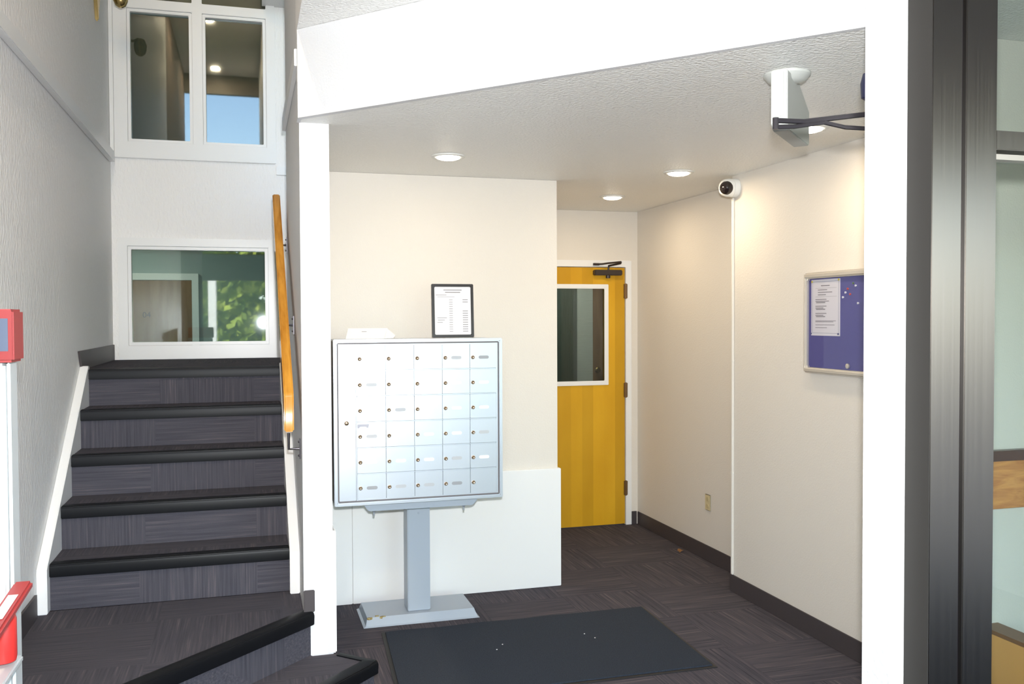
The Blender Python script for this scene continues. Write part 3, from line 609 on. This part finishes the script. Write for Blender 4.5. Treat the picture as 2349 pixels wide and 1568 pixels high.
op = obj('cover_plate', box(XF-.007, XF-.001, 5.418, 5.490, .337, .443), IVORY, ol, bev=.003)
for z in (.365, .412): obj('socket', lathe([(.015, 0), (.015, -.003)], (XF-.007, 5.454, z), 18, 'x'), mat('ivory_socket', (.50, .42, .24), .4), op)

# ------------------------------------------------------------------ brass sconce at the top of the stairs
sn = empty('wall_sconce', (XL, 6.07, 3.5), 'brass wall sconce at the top left of the stairwell', 'sconce')
obj('backplate', prism([(5.98, 3.9), (5.98, 3.62), (6.03, 3.54), (6.075, 3.43), (6.12, 3.54), (6.17, 3.62), (6.17, 3.9)], XL+.001, XL+.022, 'x'), BRASS, sn, bev=.006, smooth=True)
obj('arm', tube([(XL+.02, 6.08, 3.70), (XL+.06, 6.10, 3.66), (XL+.10, 6.12, 3.655), (XL+.13, 6.13, 3.67)], .010), BRASS, sn, smooth=True)
obj('cup', lathe([(.012, 0), (.030, .012), (.042, .04), (.046, .08), (.03, .12)], (XL+.14, 6.13, 3.545), 24), BRASS, sn, smooth=True)

# ------------------------------------------------------------------ stand at the left edge
ds = empty('display_stand', (-.62, 2.3, 0), 'white stand with a red header and red arm at the left edge', 'stand')
WS = mat('white_stand_metal', (.60, .63, .63), .35)
def K(vf): return [(x*.9, y*.9, z if z < .1 else CAM_H+(z-CAM_H)*.9) for x, y, z in vf[0]], vf[1]
obj('upright', K(box(-.640, -.575, 2.50, 2.60, .02, 1.515)), WS, ds, bev=.006)
obj('edge_trim', K(box(-.574, -.566, 2.515, 2.585, .02, 1.515)), WS, ds, bev=.002)
obj('upright', K(box(-.860, -.800, 2.50, 2.60, .02, 1.515)), WS, ds, bev=.006)
obj('back_panel', K(box(-.799, -.641, 2.54, 2.56, .02, 1.515)), WS, ds)
obj('foot', K(box(-.866, -.56, 2.46, 2.64, .001, .02)), WS, ds)
hd = obj('header_box', K(box(-.86, -.552, 2.49, 2.60, 1.517, 1.648)), REDP, ds, bev=.006)
obj('red_card', K(box(-.855, -.555, 2.4875, 2.4895, 1.524, 1.645)), REDP, hd)
obj('blue_panel', K(box(-.622, -.563, 2.4855, 2.487, 1.545, 1.625)), mat('grey_blue_print', (.10, .13, .20), .5), hd)
obj('navy_block', K(box(-.600, -.586, 2.4845, 2.4853, 1.545, 1.625)), BLUE, hd)
obj('pale_emblem', K(prism([(-.648, 1.575), (-.632, 1.575), (-.632, 1.602), (-.644, 1.612)], 2.4855, 2.487, 'y')), WHITEP, hd)
obj('clear_cover', K(box(-.858, -.550, 2.478, 2.482, 1.522, 1.646)), glass('clear_acrylic', (.95, .95, .95), 1.45, .08), hd)
ar = obj('red_arm', K(prism([(2.02, .918), (2.02, .938), (2.50, .975), (2.50, .955)], -.562, -.520, 'x')), REDP, ds, bev=.005)
obj('arm_lettering', K(([(-.553, 2.25, .9572), (-.531, 2.25, .9572), (-.531, 2.40, .9688), (-.553, 2.40, .9688)], [(0, 1, 2, 3)])), mat('white_lettering', (.75, .70, .70), .5), ar)
obj('red_cylinder', K(lathe([(.028, 0), (.030, .01), (.030, .10), (.026, .112)], (-.575, 2.44, .80), 24)), RED, ds, smooth=True)
obj('shelf', K(box(-.84, -.545, 2.30, 2.50, .775, .79)), WS, ds, bev=.003)

# ------------------------------------------------------------------ outside, mirrored in the stair windows
struct('ground', box(-30, 30, -40, YF-.001, -.25, -.12), ASPH, 'asphalt ground outside the entrance, behind the viewer', 'ground')
struct('door_head', box(XL, 4.3, YF-.05, YF+.05, 2.42, 2.82), BRONZE, 'bronze head rail of the front entrance, behind the viewer', 'door head')
struct('upper_head', box(XL, .207, YF-.05, YF+.05, 5.02, ZR), HALLD, 'dark head above the upper front glazing, behind the viewer', 'head')
struct('mullion_front', box(.30, .36, YF-.04, YF+.04, -.1, ZR), BRONZE, 'bronze mullion of the front glazing, behind the viewer', 'mullion')
struct('column_front', box(-1.14, -.99, -6.7, -6.4, -.2, 3.2), mat('white_column_paint', (.8, .78, .74), .7), 'white column outside the front entrance, behind the viewer', 'column')
GREEN = noise_mix(mat('sunlit_leaves', (.12, .22, .03), .6), (.14, .24, .02), (.52, .58, .10), 3, lo=.3, hi=.7)
BARK = mat('bark', (.08, .06, .04), .9)
for i, (bx, by, hgt, w) in enumerate(((.0, -8.2, 4.6, 2.6),)):
    t = empty('garden_tree', (bx, by, -.12), 'leafy green tree outside the entrance, mirrored in the lower window', 'tree')
    V, F = [], []
    for k in range(9000):
        while True:
            p = Vector((random.uniform(-1, 1), random.uniform(-1, 1), random.uniform(-1, 1)))
            if .35 < p.length < 1: break
        c = Vector((bx + p.x*w, by + p.y*1.1, .2 + (p.z+1)*hgt/2))
        u = Vector((random.gauss(0, 1), random.gauss(0, 1), random.gauss(0, 1))).normalized(); q = u.orthogonal().normalized(); s_ = random.uniform(.08, .17); n0 = len(V)
        V += [tuple(c+u*s_), tuple(c+q*s_*.6), tuple(c-u*s_), tuple(c-q*s_*.6)]; F.append((n0, n0+1, n0+2, n0+3))
    me = bpy.data.meshes.new('foliage'); me.from_pydata([tuple(Vector(p)-WLOC[t.name]) for p in V], [], F); me.materials.append(GREEN)
    fo = bpy.data.objects.new('foliage', me); C.objects.link(fo); fo.parent = t; fo['kind'] = 'stuff'
    obj('trunk', lathe([(.14, 0), (.10, .8), (.06, 2.4)], (bx, by, -.12), 10), BARK, t)
